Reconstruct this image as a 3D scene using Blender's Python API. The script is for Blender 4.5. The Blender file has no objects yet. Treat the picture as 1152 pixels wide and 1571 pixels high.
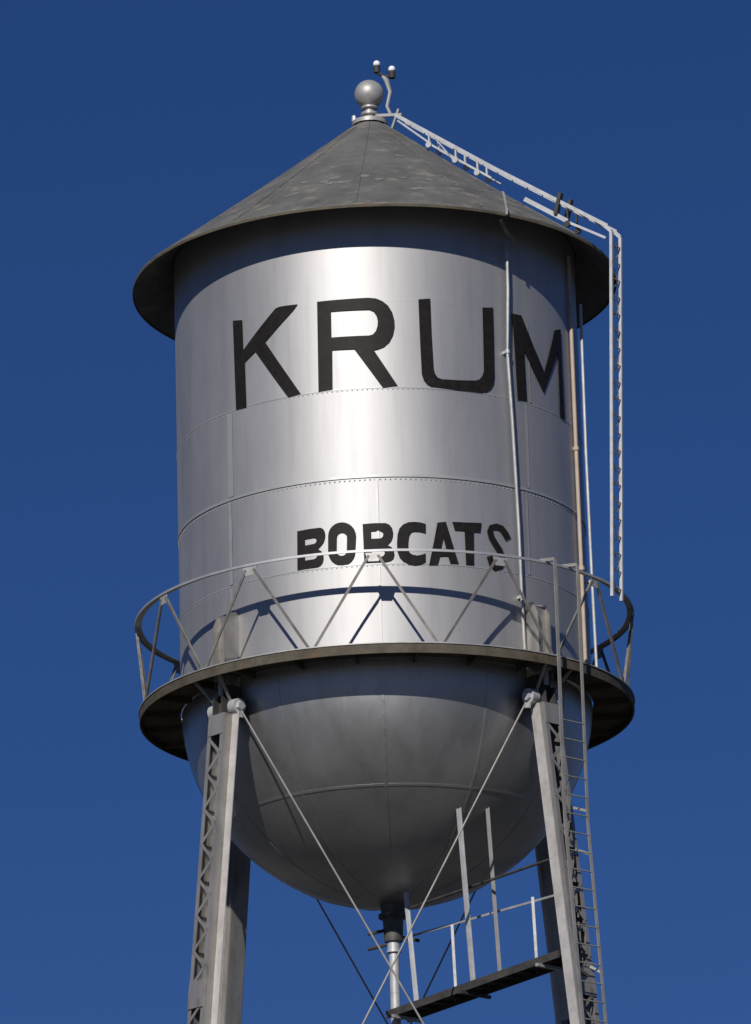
import bpy, bmesh, math, random
from math import sin, cos, pi, radians, sqrt
from mathutils import Vector, Matrix
random.seed(7)
sc = bpy.context.scene

# ------------------------------------------------------------ camera
H0 = 23.407                     # height of the tank's lower edge above the ground
cam_d = bpy.data.cameras.new("camera")
cam = bpy.data.objects.new("camera", cam_d)
sc.collection.objects.link(cam)
sc.camera = cam
cam_d.sensor_fit = 'HORIZONTAL'
cam_d.sensor_width = 36.0
cam_d.lens = 7775.9 / 1152 * 36.0
cam_d.clip_start = 1.0
cam_d.clip_end = 8000
ROLL, PITCH, YAW = -0.02869, 0.30428, -0.00117
fw = Vector((sin(YAW)*cos(PITCH), cos(YAW)*cos(PITCH), sin(PITCH)))
r0 = Vector((cos(YAW), -sin(YAW), 0)); u0 = r0.cross(fw)
rt = r0*cos(ROLL) + u0*sin(ROLL); up = -r0*sin(ROLL) + u0*cos(ROLL)
m = Matrix((rt, up, -fw)).transposed().to_4x4()
m.translation = Vector((0, -80, 1.6))
cam.matrix_world = m

# ------------------------------------------------------------ sky and sun
SUN_EL, SUN_AZ = radians(31), radians(-15)      # azimuth from the camera's side, positive to the right
w = bpy.data.worlds.new("World"); sc.world = w; w.use_nodes = True
nt = w.node_tree; bg = nt.nodes["Background"]
sky = nt.nodes.new("ShaderNodeTexSky"); sky.sky_type = 'NISHITA'
sky.sun_disc = False
sky.sun_elevation = SUN_EL
sdir = Vector((sin(SUN_AZ)*cos(SUN_EL), -cos(SUN_AZ)*cos(SUN_EL), sin(SUN_EL)))   # towards the sun
sky.sun_rotation = math.atan2(sdir.x, sdir.y)
sky.altitude = 3000
sky.air_density = 1.0
sky.dust_density = 0.0
sky.ozone_density = 6.0
hs = nt.nodes.new("ShaderNodeHueSaturation")
hs.inputs["Saturation"].default_value = 1.16
hs.inputs["Value"].default_value = 1.0
nt.links.new(sky.outputs[0], hs.inputs["Color"])
tint = nt.nodes.new("ShaderNodeMix"); tint.data_type = 'RGBA'; tint.blend_type = 'MULTIPLY'
tint.inputs["Factor"].default_value = 1.0
tint.inputs["B"].default_value = (0.56, 0.65, 1.06, 1)
gm = nt.nodes.new("ShaderNodeGamma"); gm.inputs["Gamma"].default_value = 0.7
nt.links.new(hs.outputs[0], gm.inputs["Color"])
nt.links.new(gm.outputs[0], tint.inputs["A"])
nt.links.new(tint.outputs["Result"], bg.inputs["Color"])
bg.inputs["Strength"].default_value = 0.07
sun_d = bpy.data.lights.new("sun", 'SUN'); sun_d.energy = 3.9; sun_d.angle = radians(0.5)
sun_d.color = (1.0, 0.955, 0.89)
sun = bpy.data.objects.new("sun", sun_d); sc.collection.objects.link(sun)
sun.rotation_euler = sdir.to_track_quat('Z', 'Y').to_euler()
sun.location = (-30, -60, 60)
sc.view_settings.view_transform = 'Standard'
sc.view_settings.look = 'None'
sc.view_settings.exposure = 0.0
sc.view_settings.gamma = 1.0

# ------------------------------------------------------------ materials
def mat(name, col, col2=None, rough=0.5, metal=0.0, scale=3.0, detail=6, streak=None, bump=0.0, contrast=(0.35, 0.65), rvar=0.0, bscale=None, grime=None, gscale=(5,5,0.35), gamt=0.35, gpos=(0.5,0.72)):
    m = bpy.data.materials.new(name); m.use_nodes = True
    n = m.node_tree.nodes; l = m.node_tree.links
    b = n["Principled BSDF"]
    b.inputs["Roughness"].default_value = rough
    b.inputs["Metallic"].default_value = metal
    tc = n.new("ShaderNodeTexCoord")
    mp = n.new("ShaderNodeMapping")
    l.new(tc.outputs["Object"], mp.inputs[0])
    if streak: mp.inputs["Scale"].default_value = streak
    nz = n.new("ShaderNodeTexNoise"); nz.inputs["Scale"].default_value = scale; nz.inputs["Detail"].default_value = detail
    nz.inputs["Roughness"].default_value = 0.65
    l.new(mp.outputs[0], nz.inputs["Vector"])
    rp = n.new("ShaderNodeValToRGB")
    rp.color_ramp.elements[0].position, rp.color_ramp.elements[1].position = contrast
    rp.color_ramp.elements[0].color = (*col, 1); rp.color_ramp.elements[1].color = (*(col2 or col), 1)
    l.new(nz.outputs["Fac"], rp.inputs[0]); l.new(rp.outputs[0], b.inputs["Base Color"])
    if grime:
        m2 = n.new("ShaderNodeMapping"); m2.inputs["Scale"].default_value = gscale; l.new(tc.outputs["Object"], m2.inputs[0])
        n3 = n.new("ShaderNodeTexNoise"); n3.inputs["Scale"].default_value = 1.0; n3.inputs["Detail"].default_value = 9; n3.inputs["Roughness"].default_value = 0.7
        l.new(m2.outputs[0], n3.inputs["Vector"])
        g = n.new("ShaderNodeMapRange"); g.inputs["From Min"].default_value, g.inputs["From Max"].default_value = gpos
        g.inputs["To Max"].default_value = gamt; l.new(n3.outputs["Fac"], g.inputs["Value"])
        mx = n.new("ShaderNodeMix"); mx.data_type = 'RGBA'; mx.inputs["B"].default_value = (*grime, 1)
        l.new(g.outputs[0], mx.inputs["Factor"]); l.new(rp.outputs[0], mx.inputs["A"]); l.new(mx.outputs["Result"], b.inputs["Base Color"])
    if rvar:
        mr = n.new("ShaderNodeMapRange"); mr.inputs["To Min"].default_value = rough-rvar; mr.inputs["To Max"].default_value = rough+rvar
        mr.inputs["From Min"].default_value = 0.3; mr.inputs["From Max"].default_value = 0.7
        l.new(nz.outputs["Fac"], mr.inputs["Value"]); l.new(mr.outputs[0], b.inputs["Roughness"])
    if bump:
        n2 = n.new("ShaderNodeTexNoise"); n2.inputs["Scale"].default_value = bscale or scale*2; n2.inputs["Detail"].default_value = 4
        l.new(tc.outputs["Object"], n2.inputs["Vector"])
        bp = n.new("ShaderNodeBump"); bp.inputs["Strength"].default_value = bump; bp.inputs["Distance"].default_value = 0.02
        l.new(n2.outputs["Fac"], bp.inputs["Height"]); l.new(bp.outputs[0], b.inputs["Normal"])
    return m

M = dict(
 tank=mat("aluminium_paint", (0.405,0.400,0.400), (0.460,0.455,0.455), 0.56, 0.74, 0.9, 8, streak=(1,1,0.3), bump=0.07, bscale=0.8, rvar=0.03, grime=(0.18,0.18,0.185), gamt=0.2),
 bowl=mat("aluminium_paint_bowl", (0.42,0.425,0.43), (0.49,0.495,0.50), 0.44, 0.88, 1.0, 8, streak=(1,1,0.6), bump=0.12, bscale=1.2, rvar=0.04, grime=(0.17,0.165,0.16), gamt=0.28, gscale=(3,3,0.8)),
 roof=mat("weathered_roof_paint", (0.082,0.084,0.080), (0.158,0.157,0.150), 0.75, 0.1, 1.6, 10, bump=0.45, bscale=5, contrast=(0.3,0.75), grime=(0.27,0.235,0.19), gamt=0.75, gscale=(1.8,1.8,4), gpos=(0.52,0.68)),
 patch=mat("primer_patch", (0.13,0.13,0.125), (0.21,0.21,0.20), 0.8, 0.0, 9),
 seam=mat("seam_paint", (0.40,0.41,0.40), (0.47,0.47,0.46), 0.5, 0.55, 3),
 steel=mat("grey_steel_paint", (0.33,0.33,0.32), (0.46,0.45,0.43), 0.5, 0.35, 4, 8, bump=0.2),
 leg=mat("leg_paint", (0.23,0.22,0.205), (0.36,0.345,0.325), 0.45, 0.55, 2.5, 9, streak=(1,1,0.35), bump=0.25, contrast=(0.3,0.6), grime=(0.12,0.065,0.035), gamt=0.6, gscale=(6,6,1.6), gpos=(0.56,0.72)),
 bar=mat("railing_bar_paint", (0.13,0.125,0.115), (0.24,0.23,0.21), 0.55, 0.3, 4, 8),
 leg_sunlit=mat("leg_sunlit_paint", (0.42,0.40,0.385), (0.56,0.54,0.515), 0.5, 0.2, 3, 8, grime=(0.2,0.13,0.09), gamt=0.5, gscale=(6,6,2), gpos=(0.55,0.75)),  # lighter copy of the leg paint, sunlight put into the colour
 bar2=mat("rod_paint", (0.22,0.215,0.20), (0.32,0.31,0.29), 0.6, 0.2, 4, 8),
 rail=mat("rail_paint", (0.42,0.42,0.43), (0.52,0.52,0.53), 0.55, 0.62, 4, 8),
 head=mat("riser_head_iron", (0.07,0.07,0.065), (0.13,0.125,0.115), 0.6, 0.3, 6),
 bright=mat("fresh_aluminium", (0.42,0.43,0.44), (0.56,0.57,0.58), 0.5, 0.3, 5),
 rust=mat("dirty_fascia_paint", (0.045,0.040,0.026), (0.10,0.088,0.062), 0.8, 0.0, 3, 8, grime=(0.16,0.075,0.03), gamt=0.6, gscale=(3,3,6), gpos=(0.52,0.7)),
 tan=mat("tan_pipe_paint", (0.42,0.33,0.25), (0.50,0.41,0.32), 0.6, 0.0, 4),
 black=mat("black_sign_paint", (0.010,0.009,0.009), (0.018,0.016,0.015), 0.5, 0.0, 9),
 dark=mat("dark_iron", (0.03,0.03,0.03), (0.06,0.055,0.05), 0.7, 0.1, 6),
 conc=mat("concrete", (0.30,0.29,0.27), (0.38,0.37,0.34), 0.9, 0.0, 3, bump=0.3),
 grass=mat("dry_grass_ground", (0.038,0.038,0.034), (0.062,0.060,0.053), 0.95, 0.0, 0.15, 12),
)
gl = bpy.data.materials.new("lamp_lens"); gl.use_nodes = True
gb = gl.node_tree.nodes["Principled BSDF"]; gb.inputs["Base Color"].default_value = (0.85,0.87,0.92,1); gb.inputs["Roughness"].default_value = 0.15
M['lens'] = gl
M["black"].node_tree.nodes["Principled BSDF"].inputs["Specular IOR Level"].default_value = 0.12

# ------------------------------------------------------------ mesh builder (all coordinates local to the tank's lower edge on the axis)
class MB:
    def __init__(s): s.v = []; s.f = []
    def add(s, vs, fs):
        b = len(s.v); s.v += [tuple(v) for v in vs]; s.f += [tuple(b+i for i in f) for f in fs]; return s
    def bar(s, a, b, w, h, side=None):
        a, b = Vector(a), Vector(b); d = (b-a).normalized()
        x = Vector(side) if side is not None else Vector((0,0,1))
        x = x - d*x.dot(d)
        if x.length < 1e-4: x = Vector((1,0,0)) - d*d.x
        x.normalize(); y = d.cross(x)
        P = []
        for q in (a, b):
            for i, j in ((-1,-1),(1,-1),(1,1),(-1,1)): P.append(q + x*(i*w/2) + y*(j*h/2))
        return s.add(P, [(3,2,1,0),(4,5,6,7),(0,1,5,4),(1,2,6,5),(2,3,7,6),(3,0,4,7)])
    def tube(s, pts, r, n=8):
        pts = [Vector(p) for p in pts]; rings = []; x = None
        for i, p in enumerate(pts):
            d = ((pts[min(i+1, len(pts)-1)]-p).normalized() + (p-pts[max(i-1,0)]).normalized()).normalized()
            if x is None:
                x = Vector((0,0,1)) if abs(d.z) < .9 else Vector((1,0,0))
            x = (x - d*x.dot(d)).normalized(); y = d.cross(x)
            rr = r[i] if isinstance(r, (list, tuple)) else r
            rings.append([p + x*(rr*cos(2*pi*k/n)) + y*(rr*sin(2*pi*k/n)) for k in range(n)])
        fs = []
        for i in range(len(pts)-1):
            for k in range(n):
                fs.append((i*n+k, i*n+(k+1)%n, (i+1)*n+(k+1)%n, (i+1)*n+k))
        fs.append(tuple(range(n-1,-1,-1))); fs.append(tuple((len(pts)-1)*n+k for k in range(n)))
        return s.add([v for rg in rings for v in rg], fs)
    def lathe(s, prof, n=96, c=(0,0,0), closed=False, a0=0.0, a1=2*pi):
        full = abs(a1-a0-2*pi) < 1e-6; m_ = n if full else n+1
        vs = []
        for i in range(m_):
            a = a0 + (a1-a0)*i/n
            for r, z in prof: vs.append((c[0]+r*sin(a), c[1]-r*cos(a), c[2]+z))
        k = len(prof); fs = []
        for i in range(n):
            j = (i+1) % m_
            for q in range(k if closed else k-1):
                q2 = (q+1) % k
                fs.append((i*k+q, j*k+q, j*k+q2, i*k+q2))
        return s.add(vs, fs)
    def sphere(s, c, r, n=16, m_=10):
        return s.lathe([(max(r*sin(pi*i/m_), 1e-4), -r*cos(pi*i/m_)) for i in range(m_+1)], n, c)
    def plate(s, pts, th):
        pts = [Vector(p) for p in pts]; nrm = (pts[1]-pts[0]).cross(pts[2]-pts[0]).normalized()*th/2
        k = len(pts)
        return s.add([p+nrm for p in pts]+[p-nrm for p in pts],
                     [tuple(range(k)), tuple(range(2*k-1,k-1,-1))]+[(i,(i+1)%k,(i+1)%k+k,i+k) for i in range(k)])
def lift(v): return (v[0], v[1], v[2]+H0)
OFF = {}
def empty(name, loc, label, cat, group=None):
    o = bpy.data.objects.new(name, None); sc.collection.objects.link(o); o.location = loc
    o.empty_display_size = 0.5
    o['label'] = label; o['category'] = cat
    if group: o['group'] = group
    OFF[o.name] = Vector(loc); return o
def build(mb, name, m, parent=None, label=None, smooth=35, world=False):
    me = bpy.data.meshes.new(name)
    me.from_pydata([v if world else lift(v) for v in mb.v], [], mb.f)
    me.materials.append(M[m])
    bm = bmesh.new(); bm.from_mesh(me); bmesh.ops.recalc_face_normals(bm, faces=bm.faces); bm.to_mesh(me); bm.free()
    if smooth:
        for p in me.polygons: p.use_smooth = True
        me.set_sharp_from_angle(angle=radians(smooth))
    o = bpy.data.objects.new(name, me); sc.collection.objects.link(o)
    OFF[o.name] = Vector((0,0,0))
    if parent is not None:
        o.parent = parent; o.location = -OFF[parent.name]
    if label: o['label'] = label
    return o
def pol(az, r, z): a = radians(az); return Vector((r*sin(a), -r*cos(a), z))
def tan_(az): a = radians(az); return Vector((cos(a), sin(a), 0))
def rad_(az): a = radians(az); return Vector((sin(a), -cos(a), 0))

R = 3.35
LETTERS = [
    ('K', [(-43.36, 5.869), (-39.82, 5.827), (-39.69, 5.304), (-28.48, 5.875), (-27.18, 5.891), (-25.15, 5.886), (-21.69, 5.874), (-23.2, 5.777), (-32.04, 5.341), (-21.37, 4.346), (-25.21, 4.327), (-35.41, 5.223), (-39.19, 5.093), (-38.94, 4.32), (-42.8, 4.331)], []),
    ('R', [(-16.05, 5.868), (-9.03, 5.865), (-1.82, 5.865), (0.19, 5.85), (1.96, 5.803), (3.49, 5.724), (4.6, 5.607), (5.08, 5.482), (5.11, 5.357), (4.59, 5.219), (3.55, 5.103), (2.03, 5.021), (0.45, 4.985), (-0.71, 4.97), (5.51, 4.358), (1.48, 4.332), (-6.03, 5.005), (-12.15, 5.017), (-12.35, 4.35), (-16.28, 4.338)], [[(-12.23, 5.674), (-1.69, 5.662), (-0.5, 5.629), (0.28, 5.555), (0.59, 5.458), (0.46, 5.375), (-0.03, 5.292), (-0.86, 5.239), (-1.89, 5.222), (-12.28, 5.233)]]),
    ('U', [(11.91, 5.838), (15.25, 5.863), (15.32, 5.238), (15.58, 4.685), (15.9, 4.59), (16.7, 4.524), (17.9, 4.502), (22.68, 4.51), (27.66, 4.539), (28.96, 4.566), (29.98, 4.63), (30.57, 4.724), (30.73, 5.281), (30.83, 5.811), (34.35, 5.846), (34.26, 5.259), (34.04, 4.645), (33.69, 4.53), (32.7, 4.432), (31.17, 4.369), (29.58, 4.342), (22.09, 4.336), (15.03, 4.358), (13.67, 4.398), (12.66, 4.469), (12.2, 4.565), (12.0, 5.228)], []),
    ('M', [(40.97, 5.823), (44.55, 5.833), (48.73, 5.407), (53.65, 4.989), (60.09, 5.817), (64.0, 5.902), (64.04, 5.229), (64.38, 4.334), (61.25, 4.338), (61.57, 5.468), (53.08, 4.616), (48.95, 4.906), (45.17, 5.218), (45.53, 4.372), (41.89, 4.341), (41.47, 5.171)], []),
    ('B', [(-23.44, 2.06), (-19.77, 2.069), (-16.83, 2.069), (-16.03, 2.045), (-15.56, 2.0), (-15.41, 1.945), (-15.52, 1.886), (-15.93, 1.821), (-16.67, 1.77), (-17.62, 1.72), (-16.57, 1.674), (-16.1, 1.62), (-16.08, 1.544), (-16.36, 1.487), (-16.96, 1.445), (-17.99, 1.422), (-23.66, 1.41)], [[(-21.26, 1.91), (-18.65, 1.916), (-18.07, 1.899), (-17.91, 1.86), (-18.16, 1.825), (-18.76, 1.812), (-21.25, 1.805)], [(-21.37, 1.659), (-18.61, 1.663), (-17.95, 1.648), (-17.76, 1.614), (-18.07, 1.578), (-18.81, 1.559), (-21.36, 1.556)]]),
    ('O', [(-14.62, 1.914), (-14.46, 1.972), (-14.05, 2.025), (-13.41, 2.068), (-12.6, 2.1), (-11.66, 2.117), (-10.66, 2.12), (-9.68, 2.107), (-8.77, 2.08), (-8.0, 2.04), (-7.42, 1.991), (-7.07, 1.934), (-6.96, 1.875), (-7.3, 1.615), (-7.45, 1.558), (-7.85, 1.506), (-8.45, 1.462), (-9.23, 1.431), (-10.13, 1.413), (-11.09, 1.41), (-12.05, 1.423), (-12.94, 1.45), (-13.7, 1.489), (-14.28, 1.539), (-14.63, 1.595), (-14.73, 1.653)], [[(-12.24, 1.875), (-12.12, 1.906), (-11.8, 1.932), (-11.34, 1.948), (-10.79, 1.951), (-10.26, 1.942), (-9.81, 1.922), (-9.52, 1.893), (-9.43, 1.86), (-9.58, 1.642), (-9.7, 1.61), (-10.02, 1.584), (-10.48, 1.568), (-11.02, 1.565), (-11.56, 1.574), (-12.01, 1.594), (-12.3, 1.623), (-12.39, 1.656)]]),
    ('B', [(-5.1, 2.066), (-1.91, 2.073), (1.12, 2.068), (2.16, 2.038), (2.82, 1.981), (3.04, 1.91), (2.89, 1.834), (2.41, 1.767), (1.36, 1.701), (2.45, 1.671), (3.06, 1.615), (3.22, 1.547), (2.91, 1.48), (2.2, 1.447), (0.95, 1.427), (-4.92, 1.428)], [[(-2.91, 1.941), (-0.59, 1.946), (0.17, 1.922), (0.43, 1.88), (0.19, 1.838), (-0.38, 1.817), (-2.92, 1.816)], [(-2.84, 1.63), (-0.19, 1.628), (0.49, 1.606), (0.66, 1.567), (0.31, 1.529), (-0.38, 1.513), (-2.84, 1.512)]]),
    ('C', [(11.96, 2.058), (11.88, 1.904), (10.26, 1.924), (8.86, 1.929), (7.93, 1.912), (7.34, 1.855), (7.07, 1.752), (7.02, 1.649), (7.29, 1.58), (8.05, 1.543), (9.43, 1.529), (10.69, 1.546), (11.7, 1.57), (11.62, 1.416), (10.29, 1.38), (8.73, 1.364), (7.19, 1.378), (5.68, 1.424), (4.55, 1.499), (4.04, 1.593), (3.99, 1.733), (4.21, 1.874), (4.78, 1.977), (5.83, 2.042), (7.24, 2.08), (9.1, 2.088), (10.65, 2.078)], []),
    ('A', [(15.23, 2.089), (17.64, 2.109), (19.38, 1.744), (20.9, 1.431), (18.54, 1.412), (17.9, 1.541), (15.65, 1.529), (14.94, 1.383), (12.53, 1.375), (13.99, 1.744)], [[(16.01, 1.652), (17.45, 1.661), (16.75, 1.831)]]),
    ('T', [(19.43, 2.116), (23.75, 2.127), (28.13, 2.147), (27.68, 1.985), (25.67, 1.98), (25.42, 1.427), (23.05, 1.414), (22.92, 1.983), (20.04, 1.98)], []),
    ('S', [(37.66, 1.974), (36.59, 2.068), (35.06, 2.156), (32.84, 2.176), (30.67, 2.13), (29.72, 2.021), (30.21, 1.901), (31.47, 1.791), (32.65, 1.7), (33.32, 1.614), (33.36, 1.531), (32.98, 1.49), (32.39, 1.478), (31.89, 1.505), (31.21, 1.632), (29.33, 1.589), (30.11, 1.445), (31.72, 1.375), (34.13, 1.418), (35.36, 1.53), (35.33, 1.653), (34.49, 1.762), (33.21, 1.858), (32.05, 1.955), (31.68, 2.036), (31.82, 2.059), (32.62, 2.072), (33.75, 2.064), (34.78, 1.997), (35.75, 1.909)], []),
]

# ------------------------------------------------------------ ground
g = MB(); S = 4000
g.add([(-S,-S,0),(S,-S,0),(S,S,0),(-S,S,0)], [(0,1,2,3)])
go = build(g, 'ground', 'grass', smooth=0, world=True); go['kind'] = 'structure'

# ------------------------------------------------------------ water tower
T = empty('water_tower', (0,0,0), 'silver water tower with cone roof and black KRUM and BOBCATS lettering on its tank', 'water tower')

# tank shell: lapped courses, each course lip a little proud of the one above
sh = MB()
seams = [0.0, 1.40, 2.86, 4.34, 5.80, 7.68]
rads = [3.362, 3.357, 3.362, 3.358, 3.359]
prof = []
for i in range(5):
    z0, z1 = seams[i], seams[i+1]; k = 12
    for j in range(k+1):
        prof.append((rads[i], z0 + (z1-z0)*j/k))
tank = build(sh.lathe(prof, 256), 'tank_shell', 'tank', T)
# vertical butt straps and the horizontal lap strips with rivets
st = MB()
def vstrap(mb, az, z0, z1, w=0.055, r=3.372):
    mb.lathe([(r-0.03,z0),(r,z0),(r,z1),(r-0.03,z1)], 3, a0=radians(az)-w/R, a1=radians(az)+w/R, closed=True)
for az, z0, z1, w_ in ((-45.5,2.9,4.32,.06),(-46.0,1.43,2.82,.035),(-46,-0.0,1.37,.03),(-1,1.43,2.82,.02),(-1,0,1.37,.02),(45,2.9,4.32,.03),(47,4.37,5.77,.02),
                       (44,1.43,2.82,.02),(90,0.0,2.8,.03),(135,0,2.8,.03),(180,0,4.3,.03),(-90,0,4.3,.03),(-135,0,4.3,.03),(-92,4.37,7.7,.02),(92,4.37,7.7,.02)):
    vstrap(st, az, z0, z1, w_)
for z, d, q in ((1.40,.010,3.368),(2.86,.022,3.374),(4.34,.010,3.368)):
    st.lathe([(3.34,z-d),(q,z-d),(q,z+d),(3.34,z+d)], 256, closed=True)
rv = st
for z in (2.80, 1.37, 4.31):
    for i in range(260):
        a = 360*i/260
        c = pol(a, 3.353, z); rv.sphere(c, 0.016, 6, 4)
build(st, 'seam_strap', 'seam', tank, smooth=20)

# painted letters, laid on the curve of the shell
def letter(ch, outer, holes, parent):
    bm = bmesh.new(); k = R*pi/180
    loops = [outer]+holes; es = []
    for lp in loops:
        vs = [bm.verts.new((a*k, z, 0)) for a, z in lp]
        es += [bm.edges.new((vs[i], vs[(i+1)%len(vs)])) for i in range(len(vs))]
    bmesh.ops.triangle_fill(bm, edges=es, use_beauty=True, use_dissolve=False)
    # drop any fill inside holes
    def inside(pt, lp):
        c = False; n = len(lp)
        for i in range(n):
            x1,y1 = lp[i][0]*k, lp[i][1]; x2,y2 = lp[(i+1)%n][0]*k, lp[(i+1)%n][1]
            if (y1>pt.y) != (y2>pt.y) and pt.x < (x2-x1)*(pt.y-y1)/(y2-y1)+x1: c = not c
        return c
    bad = [f for f in bm.faces if any(inside(f.calc_center_median(), h) for h in holes) or not inside(f.calc_center_median(), outer)]
    if bad: bmesh.ops.delete(bm, geom=bad, context='FACES')
    x0 = min(a for a,z in outer)*k; x1 = max(a for a,z in outer)*k
    x = x0 + 0.08
    while x < x1:
        bmesh.ops.bisect_plane(bm, geom=bm.verts[:]+bm.edges[:]+bm.faces[:], plane_co=(x,0,0), plane_no=(1,0,0))
        x += 0.08
    for v in bm.verts:
        a = v.co.x/R; z = v.co.y
        v.co = Vector((3.376*sin(a), -3.376*cos(a), z+H0))
    for f in bm.faces: f.smooth = True
    bmesh.ops.recalc_face_normals(bm, faces=bm.faces)
    me = bpy.data.meshes.new('painted_letter'); bm.to_mesh(me); bm.free(); me.materials.append(M['black'])
    o = bpy.data.objects.new('painted_letter', me); sc.collection.objects.link(o); o.parent = parent
    o['label'] = 'black painted letter %s' % ch
for ch, outer, holes in LETTERS: letter(ch, outer, holes, tank)

# roof: a shallow cone with standing edge and dark underside
rf = MB()
zr = lambda r: 10.36 - 0.770*r
rp = [(0.0001,10.25),(0.16,10.25)] + [(0.16+(4.05-0.16)*i/14, zr(0.16+(4.05-0.16)*i/14)-0.035*sin(pi*i/14)) for i in range(15)]
rp += [(4.055,7.195),(4.03,7.19)] + [(r, zr(r)-0.09) for r in (3.9,3.6,3.38)]
roof = build(rf.lathe(rp, 192), 'roof', 'roof', T)
rs = MB()
for k in range(12):
    az = -4+30*k
    for j in range(6):
        ra, rb = 0.3+3.7*j/6, 0.3+3.7*(j+1)/6
        za = lambda r: zr(r)-0.035*sin(pi*(r-0.16)/3.89)+0.006
        rs.bar(pol(az,ra,za(ra)), pol(az,rb,za(rb)), 0.014, 0.05, side=(rad_(az)*0.77+Vector((0,0,1))))
build(rs, 'roof_seam', 'roof', roof)
for k in range(26):
    az = random.uniform(-60,75); r = random.choice((random.uniform(2.6,3.5), random.uniform(1.8,3.5)))
    if k < 9: az = -25+k*9+random.uniform(-3,3); r = 3.0+random.uniform(-.25,.15)
    wv = random.uniform(.05,.13); zc = lambda r: zr(r)-0.035*sin(pi*(r-0.16)/3.89)+0.008
    pts = []
    for i in range(7):
        a = 2*pi*i/7; q = random.uniform(.6,1.1)
        rr = r+wv*.55*q*sin(a); pts.append(pol(az+math.degrees(wv*q*cos(a)/r), rr, zc(rr)))
    build(MB().plate(pts, 0.006), 'repair_patch', 'patch', roof)
lip = MB().lathe([(4.035,7.17),(4.058,7.17),(4.058,7.215),(4.035,7.215)], 192, closed=True)
build(lip, 'eave_rim', 'rust', roof)

# finial
fn = MB()
fn.lathe([(0.0001,10.24),(0.30,10.17),(0.30,10.24),(0.13,10.30),(0.10,10.34),(0.15,10.36),(0.15,10.40),(0.09,10.42),(0.09,10.47),(0.14,10.48),(0.14,10.51),(0.05,10.53)], 24)
fin = build(fn, 'finial', 'steel', T)
bl = MB().sphere((0,0,10.745), 0.25, 32, 20)
build(bl, 'ball', 'steel', fin)
kb = MB().tube([pol(-90,0.26,10.26), pol(-90,0.27,10.36)], [0.05,0.035], 10)
build(kb, 'vent_cap', 'bright', fin)

# bowl
bw = MB()
pb = [(3.353*cos(radians(t)), -3.353*sin(radians(t))) for t in [i*2.5 for i in range(0,36)]] + [(0.0001,-3.353)]
bowl = build(bw.lathe(pb, 192), 'tank_bowl', 'bowl', T)
bs = MB()
for az in (-1, 29, 59, 89, 119, 149, 179, 209, 239, 269, 299, 329):
    for j in range(20):
        t0, t1 = radians(2+78*j/20), radians(2+78*(j+1)/20)
        nrm = (rad_(az)*cos(t0)-Vector((0,0,sin(t0))))
        bs.bar(pol(az,3.356*cos(t0),-3.356*sin(t0)), pol(az,3.356*cos(t1),-3.356*sin(t1)), 0.010, 0.045, side=nrm)
for t in (37,):
    t = radians(t); r_, z_ = 3.362*cos(t), -3.362*sin(t)
    dr, dz = sin(t)*.02, cos(t)*.02
    bs.lathe([(r_-dr*1-0.01,z_-dz),(r_-dr,z_-dz-0.001),(r_+dr-.003,z_+dz),(r_+dr-0.01,z_+dz)], 192, closed=True)
build(bs, 'bowl_seam', 'bowl', bowl)

# walkway around the tank
wk = MB().lathe([(3.37,-0.13),(4.01,-0.13),(4.01,-0.10),(3.37,-0.10)], 192, closed=True)
walk = build(wk, 'walkway', 'rust', T)
fs_ = MB().lathe([(4.01,-0.255),(4.04,-0.255),(4.04,-0.10),(4.01,-0.10)], 192, closed=True)
build(fs_, 'fascia', 'rust', walk)
fl = MB().lathe([(3.98,-0.10),(4.055,-0.10),(4.055,-0.082),(3.98,-0.082)], 192, closed=True)
build(fl, 'edge_angle', 'steel', walk)
for k in range(24):
    az = 15*k+7.5
    build(MB().bar(pol(az,3.39,-0.19), pol(az,4.0,-0.17), 0.10, 0.03), 'floor_bracket', 'rust', walk, smooth=0)

# railing: top rail plus a zigzag of bars
rl = MB().lathe([(4.092,1.382),(4.10,1.382),(4.10,1.414),(4.10,1.420),(3.985,1.420),(3.985,1.412),(4.092,1.412)], 192, closed=True)
rail = build(rl, 'railing', 'rail', T)
APS = [-91,-60,-31,-2,27,56,87,118,149,180,210,239]
for k in range(12):
    ap = APS[k]
    nb = {-1: (APS[k-1]-ap)%360-360, 1: (APS[(k+1)%12]-ap)%360}
    a = pol(ap, 4.08, 1.33)
    for s_ in (-1, 1):
        b_ = pol(ap+nb[s_]/2-s_*0.7, 4.035, -0.09)
        top = a + tan_(ap)*(s_*0.07)
        mbk = MB().bar(top, b_, 0.042, 0.018, side=tan_(ap)).bar(top-rad_(ap)*.015, b_-rad_(ap)*.015, 0.012, 0.042, side=tan_(ap))
        build(mbk, 'railing_bar', 'bar', rail)
    c = pol(ap, 4.074, 1.37); t_ = tan_(ap)
    gp = MB().plate([c-t_*.13, c+t_*.13, c+t_*.08-Vector((0,0,.14)), c-t_*.08-Vector((0,0,.14))], 0.012)
    build(gp, 'gusset_plate', 'steel', rail)

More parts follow.
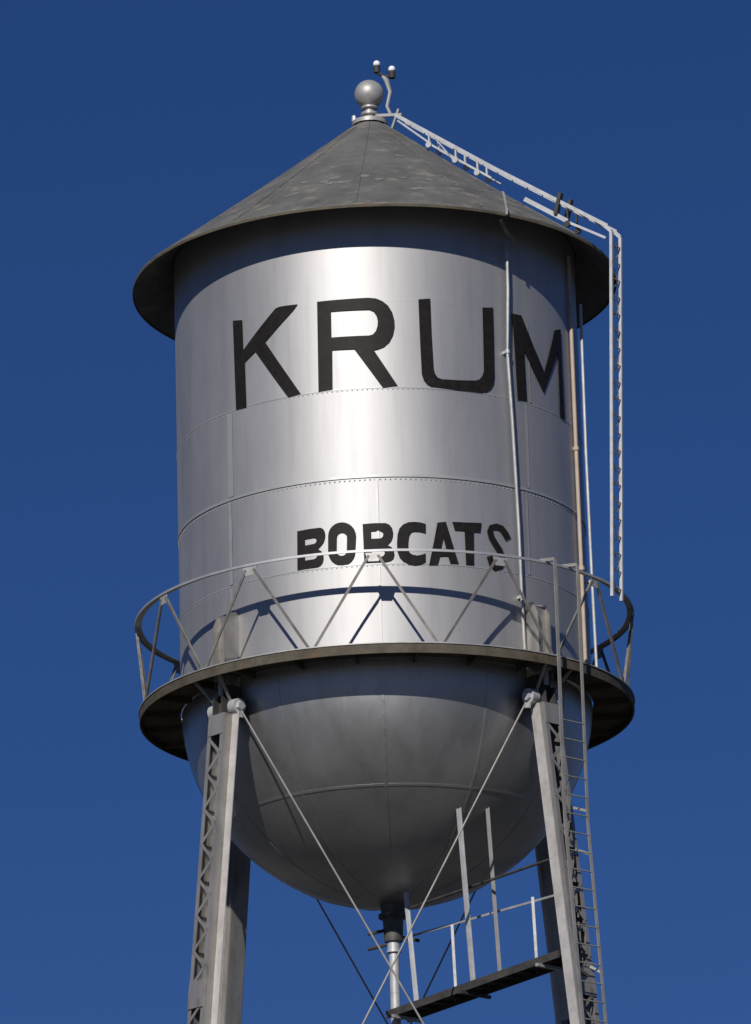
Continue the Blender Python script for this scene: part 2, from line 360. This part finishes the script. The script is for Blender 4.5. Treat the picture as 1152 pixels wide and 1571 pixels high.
# legs: built once at azimuth 0, copied and turned
def legr(z): return 3.50 + 0.115*max(0.0, -z)
def make_leg():
    ZB = -23.0
    # frame: radial axis = -y, tangential = x at azimuth 0
    def P(t, rr, z): return (t, -(legr(z)+rr), z)
    body = MB(); hw = 0.185; do, di = 0.15, -0.13
    z0 = -0.78
    def slab(t0, t1, r0_, r1_, za=z0, zb=ZB):
        vs = [P(t,r,z) for z in (za,zb) for t, r in ((t0,r0_),(t1,r0_),(t1,r1_),(t0,r1_))]
        body.add(vs, [(0,1,2,3),(7,6,5,4),(0,4,5,1),(1,5,6,2),(2,6,7,3),(3,7,4,0)])
    for s_ in (-1, 1):
        slab(s_*hw, s_*(hw-0.014), di, do)                          # channel web
        slab(s_*(hw-0.014), s_*(hw-0.075), do-0.013, do)            # outer flange
        slab(s_*(hw-0.014), s_*(hw-0.075), di, di+0.013)            # inner flange
    leg = build(body, 'leg', 'leg', T, smooth=0)
    body = MB(); slab(hw+0.002, hw+0.15, -0.03, -0.015); slab(-hw-0.012, -hw-0.002, -0.125, 0.06)  # lip and web strip, coloured lighter to stand for sunlit faces
    build(body, 'sunlit_flange', 'leg_sunlit', leg, smooth=0)
    for rr, nm in ((do+0.008, 0), (di-0.008, 1)):
        lc = MB(); z = -1.15; side = 1 if nm == 0 else -1
        lc.add([P(-hw+.01,rr-.004,z0),P(hw-.01,rr-.004,z0),P(hw-.01,rr-.004,-1.12),P(-hw+.01,rr-.004,-1.12),
                P(-hw+.01,rr+.004,z0),P(hw-.01,rr+.004,z0),P(hw-.01,rr+.004,-1.12),P(-hw+.01,rr+.004,-1.12)],
               [(0,1,2,3),(7,6,5,4),(0,4,5,1),(1,5,6,2),(2,6,7,3),(3,7,4,0)])
        if nm == 1:
            zc = -4.75; z = -4.85
            lc.add([P(-hw+.01,rr-.004,-1.13),P(hw-.01,rr-.004,-1.13),P(hw-.01,rr-.004,zc),P(-hw+.01,rr-.004,zc),
                P(-hw+.01,rr+.004,-1.13),P(hw-.01,rr+.004,-1.13),P(hw-.01,rr+.004,zc),P(-hw+.01,rr+.004,zc)],
               [(0,1,2,3),(7,6,5,4),(0,4,5,1),(1,5,6,2),(2,6,7,3),(3,7,4,0)])
        while z > ZB+0.6:
            q = rr + (0.004 if side > 0 else -0.004)
            lc.bar(P(-side*(hw-.035), q, z), P(side*(hw-.035), q, z-0.29), 0.052, 0.008, side=(1,0,0.6*side))
            z -= 0.29; side = -side
        # batten plates at the splice points
        for zz in (-5.35, -11.9, -17.5):
            lc.add([P(-hw+.01,rr-.01,zz+.22),P(hw-.01,rr-.01,zz+.22),P(hw-.01,rr-.01,zz-.22),P(-hw+.01,rr-.01,zz-.22),
                    P(-hw+.01,rr+.014,zz+.22),P(hw-.01,rr+.014,zz+.22),P(hw-.01,rr+.014,zz-.22),P(-hw+.01,rr+.014,zz-.22)],
                   [(0,1,2,3),(7,6,5,4),(0,4,5,1),(1,5,6,2),(2,6,7,3),(3,7,4,0)])
        build(lc, 'lacing', 'leg', leg, smooth=0)
    # cap: gussets each side, pin and casting where the rods meet
    cp = MB()
    cp.bar((0,-3.44,-0.30),(0,-3.50,-0.80), 0.30, 0.26, side=(1,0,0))
    cp.bar((-0.10,-3.60,-0.50),(-0.10,-3.62,-0.86), 0.02, 0.24, side=(1,0,0))
    cp.bar((0.10,-3.60,-0.50),(0.10,-3.62,-0.86), 0.02, 0.24, side=(1,0,0))
    build(cp, 'leg_cap', 'dark', leg, smooth=0)
    pn = MB()
    for s_ in (-1, 1):
        x = s_*0.27
        pn.tube([(x-0.11*s_,-3.53,-0.66),(x+0.05*s_,-3.54,-0.67)], 0.125, 14)
        pn.tube([(x+0.05*s_,-3.54,-0.67),(x+0.10*s_,-3.54,-0.675)], [0.08,0.07], 6)
        pn.bar((x,-3.54,-0.64),(x+0.05*s_,-3.51,-0.86), 0.12, 0.04, side=(0,1,0))
    build(pn, 'rod_pin', 'bright', leg)
    sd = MB()
    sd.tube([(0.0,-3.66,-0.14),(0.0,-3.64,-0.46)], 0.045, 10)
    sd.tube([(0.0,-3.66,-0.15),(0.0,-3.66,-0.21)], 0.10, 12)
    build(sd, 'stud', 'steel', leg)
    ft = MB().bar((0,-(legr(ZB)),ZB-0.03),(0,-(legr(ZB)),ZB+0.02), 0.8, 0.8, side=(1,0,0))
    build(ft, 'base_plate', 'leg', leg, smooth=0)
    # shell bracket above the walkway
    bk = MB()
    for s_ in (-1, 1):
        bk.add([(s_*0.13+d, -(r_), z) for d in (-0.012,0.012) for r_, z in ((3.35,-0.3),(3.66,-0.3),(3.66,0.70),(3.56,0.90),(3.35,0.95))],
               [(0,1,2,3,4),(9,8,7,6,5)]+[(i,(i+1)%5,(i+1)%5+5,i+5) for i in range(5)])
    bk.bar((0,-3.55,-0.09),(0,-3.55,0.86), 0.235, 0.02, side=(1,0,0))
    build(bk, 'shell_bracket', 'leg', leg, smooth=0)
    kn = MB()
    for s_ in (-1, 1):
        kn.bar((s_*0.30,-3.98,-0.17),(s_*0.16,-3.56,-0.60), 0.03, 0.045, side=(1,0,0))
    build(kn, 'knee_brace', 'steel', leg, smooth=0)
    return leg
leg0 = make_leg()
leg0.rotation_euler.z = radians(-46)
for az in (44, 134, -136):
    c = leg0.copy(); sc.collection.objects.link(c); c.parent = T; c.rotation_euler.z = radians(az)
    for ch in leg0.children:
        d = ch.copy(); sc.collection.objects.link(d); d.parent = c

# wind rods in each of the four faces, two panels, and a ring of struts
def rod(p, q, r=0.016):
    mbk = MB(); p, q = Vector(p), Vector(q); mbk.tube([p, q], r, 8)
    m_ = p.lerp(q, 0.405); d = (q-p).normalized()
    m1 = p.lerp(q, 0.70)
    mbk.tube([m1-d*.22, m1-d*.18, m1+d*.18, m1+d*.22], [r, r*1.9, r*1.9, r], 8)
    build(mbk, 'tie_rod', 'bar2', T)
for az in (0, 90, 180, 270):
    L, Rr = az-46, az+44
    for s_, (A, B) in ((1,(L,Rr)), (-1,(Rr,L))):
        off = rad_(az)*(0.02*s_)
        za, zb = -0.69, -11.2
        rod(pol(A,3.53,za)+tan_(A)*(0.30*s_)+off, pol(B,legr(zb)-0.02,zb)-tan_(B)*(0.2*s_)+off)
        za, zb = -11.5, -22.6
        rod(pol(A,legr(za),za)+tan_(A)*(0.2*s_)+off, pol(B,legr(zb),zb)-tan_(B)*(0.2*s_)+off)
    s1 = MB(); a_, b_ = pol(L,legr(-11.3),-11.3), pol(Rr,legr(-11.3),-11.3)
    d = (b_-a_).normalized()*0.25
    s1.bar(a_+d, b_-d, 0.25, 0.02).bar(a_+d+Vector((0,0,.12)), b_-d+Vector((0,0,.12)), 0.02, 0.14).bar(a_+d-Vector((0,0,.12)), b_-d-Vector((0,0,.12)), 0.02, 0.14)
    build(s1, 'strut', 'leg', T, smooth=0)

# riser pipe
rb = MB()
rb.tube([(0,0,-3.30),(0,0,-3.55),(0,0,-3.95)], [0.22,0.17,0.15], 20)
rb.tube([(0,0,-3.50),(0,0,-3.56)], 0.235, 20)
riser_head = build(rb, 'riser_head', 'head', T)
sp = MB()
for az, z in ((-75,-3.78),(-80,-4.02),(80,-3.90),(170,-3.8)):
    sp.tube([pol(az,0.12,z+.02), pol(az,0.42,z-0.06)], 0.028, 8)
build(sp, 'anchor_bolt', 'dark', riser_head)
rz = MB()
rz.tube([(0,0,-3.93),(0,0,-4.10)], 0.105, 20)
rz.tube([(0,0,-3.95),(0,0,-22.9)], 0.08, 20)
rz.tube([(0,0,-4.10),(0,0,-4.13)], 0.12, 20)
rz.tube([(0,0,-4.78),(0,0,-4.80)], 0.084, 20)
build(rz, 'riser_pipe', 'bright', T)
# concrete footings
for az in (-46, 44, 134, -136):
    c = pol(az, legr(-23.0), 0)
    f_ = MB().bar((c.x,c.y,-23.6),(c.x,c.y,-23.034), 1.3, 1.3, side=(1,0,0))
    build(f_, 'footing', 'conc', T, smooth=0)

# ------------------------------------------------------------ maintenance catwalk from riser to right leg
CW = empty('catwalk', (0,0,H0-5.2), 'narrow dark catwalk hung from the bowl between the riser pipe and the right leg', 'catwalk')
A0, B0 = Vector((0.02,-0.10,-5.20)), Vector((2.72,-2.72,-4.86))
dv = (B0-A0); dl = Vector((dv.x,dv.y,0)).normalized(); pr = Vector((dl.y,-dl.x,0))     # pr: towards the camera side
if pr.y > 0: pr = -pr
W = 0.24
fr = MB()
for s_ in (-1, 1):
    fr.bar(A0+pr*W*s_, B0+pr*W*s_, 0.12, 0.03)
n_ = 13
for i in range(n_):
    q = A0.lerp(B0, i/(n_-1)); fr.bar(q-pr*(W-.016), q+pr*(W-.016), 0.05, 0.03)
build(fr, 'frame', 'dark', CW, smooth=0)
dk = MB().bar(A0+Vector((0,0,.045)), B0+Vector((0,0,.045)), 0.02, 2*W-.04)
build(dk, 'deck', 'dark', CW, smooth=0)
for t in (0.06, 0.46, 0.90):
    q = A0.lerp(B0, t); build(MB().bar(q-pr*.34-Vector((0,0,.085)), q+pr*.34-Vector((0,0,.085)), 0.05, 0.06), 'cross_beam', 'steel' if t != .46 else 'dark', CW, smooth=0)
def hanger(top, bot, r=0.032, m_='bright'):
    top, bot = Vector(top), Vector(bot)
    x = MB().bar(top, bot, r*2, 0.012, side=(1,0.3,0)).bar(top+Vector((r,0.02,0)), bot+Vector((r,0.02,0)), 0.012, r*1.6, side=(1,0.3,0))
    build(x, 'hanger', m_, CW, smooth=0)
hanger((0.21,-0.62,-3.27), (0.33,-0.68,-5.10), 0.033)
hanger((1.08,-2.17,-2.29), (1.23,-1.50,-5.02), 0.036)
hanger((1.54,-1.93,-2.24), (1.66,-1.40,-4.90), 0.026, 'steel')
for t, hgt in ((0.29, 1.25), (0.76, 1.22)):
    q = A0.lerp(B0, t)-pr*W
    build(MB().bar(q, q+Vector((-0.03,0,hgt)), 0.045, 0.02, side=(1,0,0)), 'rail_post', 'steel', CW, smooth=0)
hr = MB().tube([A0+pr*W+Vector((0.1,-.05,1.62)), B0+pr*W+Vector((-0.02,.02,1.53))], 0.024, 8)
build(hr, 'handrail', 'dark', CW)
hr = MB().bar(A0-pr*W+Vector((0.05,-.05,1.33)), B0-pr*W+Vector((-0.02,.02,1.10)), 0.035, 0.012)
build(hr, 'handrail', 'steel', CW, smooth=0)

# ------------------------------------------------------------ fixed ladder beside the right leg
LD = empty('leg_ladder', tuple(pol(43,6.8,0)), 'long light grey steel ladder climbing outside the right leg past the walkway', 'ladder')
def lp(side, z, extra=0):
    r_ = 4.26 if z > -2.8 else (4.26 + 0.066*(-2.8-z) if z > -6 else 4.47+0.115*(-6-z))
    return pol(43, r_+extra, z) + tan_(43)*(0.25*side)
zs = [1.42, 0.4, -0.5, -1.5, -2.8, -6, -12, -18, -23.3]
for s_ in (-1, 1):
    pts = [lp(s_, z) for z in zs]
    x = MB()
    for i in range(len(pts)-1): x.bar(pts[i], pts[i+1], 0.065 if s_ < 0 else 0.055, 0.014, side=tan_(43))
    for i in range(len(pts)-1): x.bar(pts[i]+tan_(43)*.026-rad_(43)*.02, pts[i+1]+tan_(43)*.026-rad_(43)*.02, 0.012, 0.05, side=tan_(43))
    x.bar(lp(s_,1.42), lp(s_,1.45)-rad_(43)*0.28-tan_(43)*.06, 0.05, 0.03)
    build(x, 'stringer', 'bar2', LD, smooth=0)
z = -1.2
while z > -23:
    build(MB().tube([lp(-1,z), lp(1,z)], 0.012, 6), 'rung', 'bar2', LD)
    z -= 0.30
for z in (-2.6,-3.3,-5.2,-8,-11,-14,-17,-20):
    build(MB().bar(lp(-.8,z,-.02), pol(43,legr(z)+0.17,z-.05)+tan_(43)*.1, 0.05, 0.02).bar(lp(1,z,-.02), pol(43,legr(z)+0.17,z+.1)+tan_(43)*.16, 0.04, 0.02), 'standoff', 'bar2', LD, smooth=0)
# ------------------------------------------------------------ revolving roof ladder
AZ = 62
RL = empty('roof_ladder', tuple(pol(AZ,4.4,H0+1.1)), 'pale truss ladder running down the roof and hanging over the right side of the eave', 'ladder')
t_ = tan_(AZ); rdv = rad_(AZ)
def rp_(r, z, s_): return pol(AZ, r, z) + t_*(0.17*s_)
top_path = [(0.58,10.19),(2.46,8.80),(4.44,7.40),(4.50,7.30),(4.235,1.12)]
def path_pts(s_, sh=0.0):
    return [rp_(r, z, s_) for r, z in top_path]
for s_ in (-1, 1):
    pts = path_pts(s_); x = MB()
    for i in range(len(pts)-1):
        if i == 2: continue
        x.bar(pts[i], pts[i+1], 0.062 if i < 2 else 0.05, 0.045, side=rdv if i > 2 else Vector((0,0,1)))
    x.bar(pts[2]-rdv*.03, pts[3]+rdv*.0, 0.062, 0.046)
    build(x, 'stringer', 'bright', RL, smooth=0)
for k in range(21):
    z = 7.1-0.29*k; build(MB().tube([rp_(4.235+(z-1.12)*.043,z,-1), rp_(4.235+(z-1.12)*.043,z,1)], 0.014, 6), 'rung', 'steel', RL)
# zigzag lacing of the hanging part
zz = MB(); z = 7.25; s_ = -1
while z > 1.3:
    zz.bar(rp_(4.205+(z-1.12)*.043,z,s_), rp_(4.205+(z-1.36)*.043,z-0.24,-s_), 0.03, 0.012, side=t_); z -= 0.24; s_ = -s_
build(zz, 'lacing', 'steel', RL, smooth=0)
for k in range(14):
    r_ = 0.7+k*0.27; z = 10.19-(r_-0.58)*0.735
    build(MB().tube([rp_(r_,z,-1), rp_(r_,z,1)], 0.014, 6), 'rung', 'steel', RL)
# lower stiffener and roller trolleys
build(MB().bar(rp_(0.62,10.08,-1), rp_(1.2,9.56,-1), 0.03, 0.02), 'stiffener', 'bright', RL, smooth=0)
build(MB().bar(rp_(1.2,9.54,-1), rp_(2.35,8.68,-1), 0.032, 0.02), 'stiffener', 'bright', RL, smooth=0)
build(MB().bar(rp_(1.3,9.64,-1), rp_(1.7,9.08,-1), 0.02, 0.02), 'stiffener', 'bright', RL, smooth=0)
build(MB().bar(rp_(1.2,9.54,1), rp_(2.35,8.68,1), 0.032, 0.02), 'stiffener', 'bright', RL, smooth=0)
build(MB().bar(rp_(2.95,8.18,-1), rp_(3.72,7.63,-1), 0.075, 0.04), 'stiffener', 'bright', RL, smooth=0)
build(MB().bar(rp_(3.75,7.60,-1), rp_(4.40,7.20,-1), 0.04, 0.03), 'stiffener', 'bright', RL, smooth=0)
for r_ in (1.21, 1.70, 2.10, 3.72):
    zt = 10.19-(r_-0.58)*0.735; zb = zr(r_)+0.03
    for s_ in (-1, 1):
        tr = MB()
        tr.bar(rp_(r_,zt,s_), rp_(r_,zb+0.04,s_), 0.035, 0.03, side=t_)
        tr.tube([rp_(r_,zb+0.05,s_*1.08)-t_*.02*s_, rp_(r_,zb+0.05,s_*1.08)+t_*.03*s_], 0.055, 10)
        build(tr, 'roller', 'bright' if r_ < 3 else 'dark', RL)
for s_ in (-1, 1): build(MB().bar(rp_(3.62,8.14,s_*1.1), rp_(3.52,7.78,s_*1.1), 0.06, 0.09, side=rdv), 'clamp', 'dark', RL, smooth=0)
pv = MB()
pv.bar(pol(AZ,0.12,10.33), pol(AZ,0.62,10.24), 0.05, 0.06)
pv.bar(pol(AZ,0.56,10.36), pol(AZ,0.40,9.98), 0.035, 0.04, side=t_)
build(pv, 'pivot_arm', 'steel', RL, smooth=0)

# ------------------------------------------------------------ pipes
def pipe(name, pts, r, m_, label, brk=(), bm='steel'):
    o = empty(name, (pts[-1][0], pts[-1][1], pts[-1][2]+H0), label, 'pipe')
    build(MB().tube(pts, r, 10), 'pipe_run', m_, o)
    for p in brk:
        p = Vector(p); a = math.degrees(math.atan2(p.x, -p.y))
        build(MB().bar(p+rad_(a)*.03, pol(a,3.36,p.z), 0.045, 0.05).tube([p-Vector((0,0,.03)), p+Vector((0,0,.03))], r*1.5, 10), 'bracket', bm, o)
    return o
a = 38.6
pipe('front_conduit', [pol(a,3.47,7.0), pol(a,3.46,6.2), pol(a-1.0,3.46,5.1), pol(a,3.45,3.9), pol(a+.8,3.45,2.2), pol(a+1,3.45,0.8), pol(a+1.5,3.44,-0.06)], 0.027, 'steel',
     'slim grey conduit running down the tank between the U and the M', [pol(a-1.0,3.46,5.1), pol(a+1,3.45,1.0)], 'bright')
cn = empty('eave_conduit', (2.2,-3.2,H0+7.0), 'short grey conduit bent over the roof edge above the gap between U and M', 'pipe')
ys = [-1.05,-1.6,-2.2,-2.8,-3.2,-3.47]
def rz_(y):
    r_ = sqrt(2.17**2+y*y); return zr(min(r_,4.05))-0.035*sin(pi*(min(r_,4.05)-0.16)/3.89)+0.03
build(MB().tube([(2.17,y,rz_(y)) for y in ys]+[(2.16,-3.52,7.16)], 0.022, 8), 'upper_run', 'steel', cn)
build(MB().tube([(2.06,-3.40,7.13),(2.14,-3.2,7.02),(2.24,-2.95,6.96),(2.27,-2.84,6.86)], [0.03,0.035,0.045,0.035], 8), 'elbow', 'bar', cn)
pipe('overflow_pipe', [(3.22,-1.12,7.30),(3.22,-1.12,4.0),(3.23,-1.12,-0.10)], 0.033, 'tan',
     'tan pipe running down the right edge of the tank past the last letter', [(3.22,-1.12,3.95),(3.23,-1.12,1.9)], 'tan')
pipe('edge_pipe', [(3.40,-.85,6.55),(3.39,-.85,4.0),(3.40,-.85,1.9),(3.42,-.85,-0.10)], 0.026, 'bright',
     'thin pale pipe at the far right edge of the tank against the sky', [(3.40,-.85,1.75)])

# ------------------------------------------------------------ obstruction light on the roof
OL = empty('obstruction_light', (0.33,0,H0+10.3), 'twin pale beacon lamps on a crooked stem beside the ball on the roof top', 'beacon')
build(MB().tube([(0.37,0,10.33),(0.30,0,10.52),(0.36,0,10.78),(0.30,0,11.0),(0.24,0,11.08)], [0.03,0.03,0.035,0.045,0.03], 8), 'stem', 'steel', OL)
build(MB().tube([(0.13,0,11.16),(0.26,0,11.07),(0.41,0,11.06)], 0.03, 8), 'arm', 'dark', OL)
for x, z in ((0.145,11.29),(0.40,11.185)):
    lm = build(MB().tube([(x,0,z-.15),(x,0,z-.05),(x,0,z-0.03)], [0.055,0.06,0.062], 12), 'lamp_base', 'dark', OL)
    build(MB().sphere((x,0,z+.01), 0.062, 14, 10), 'lens', 'lens', lm)
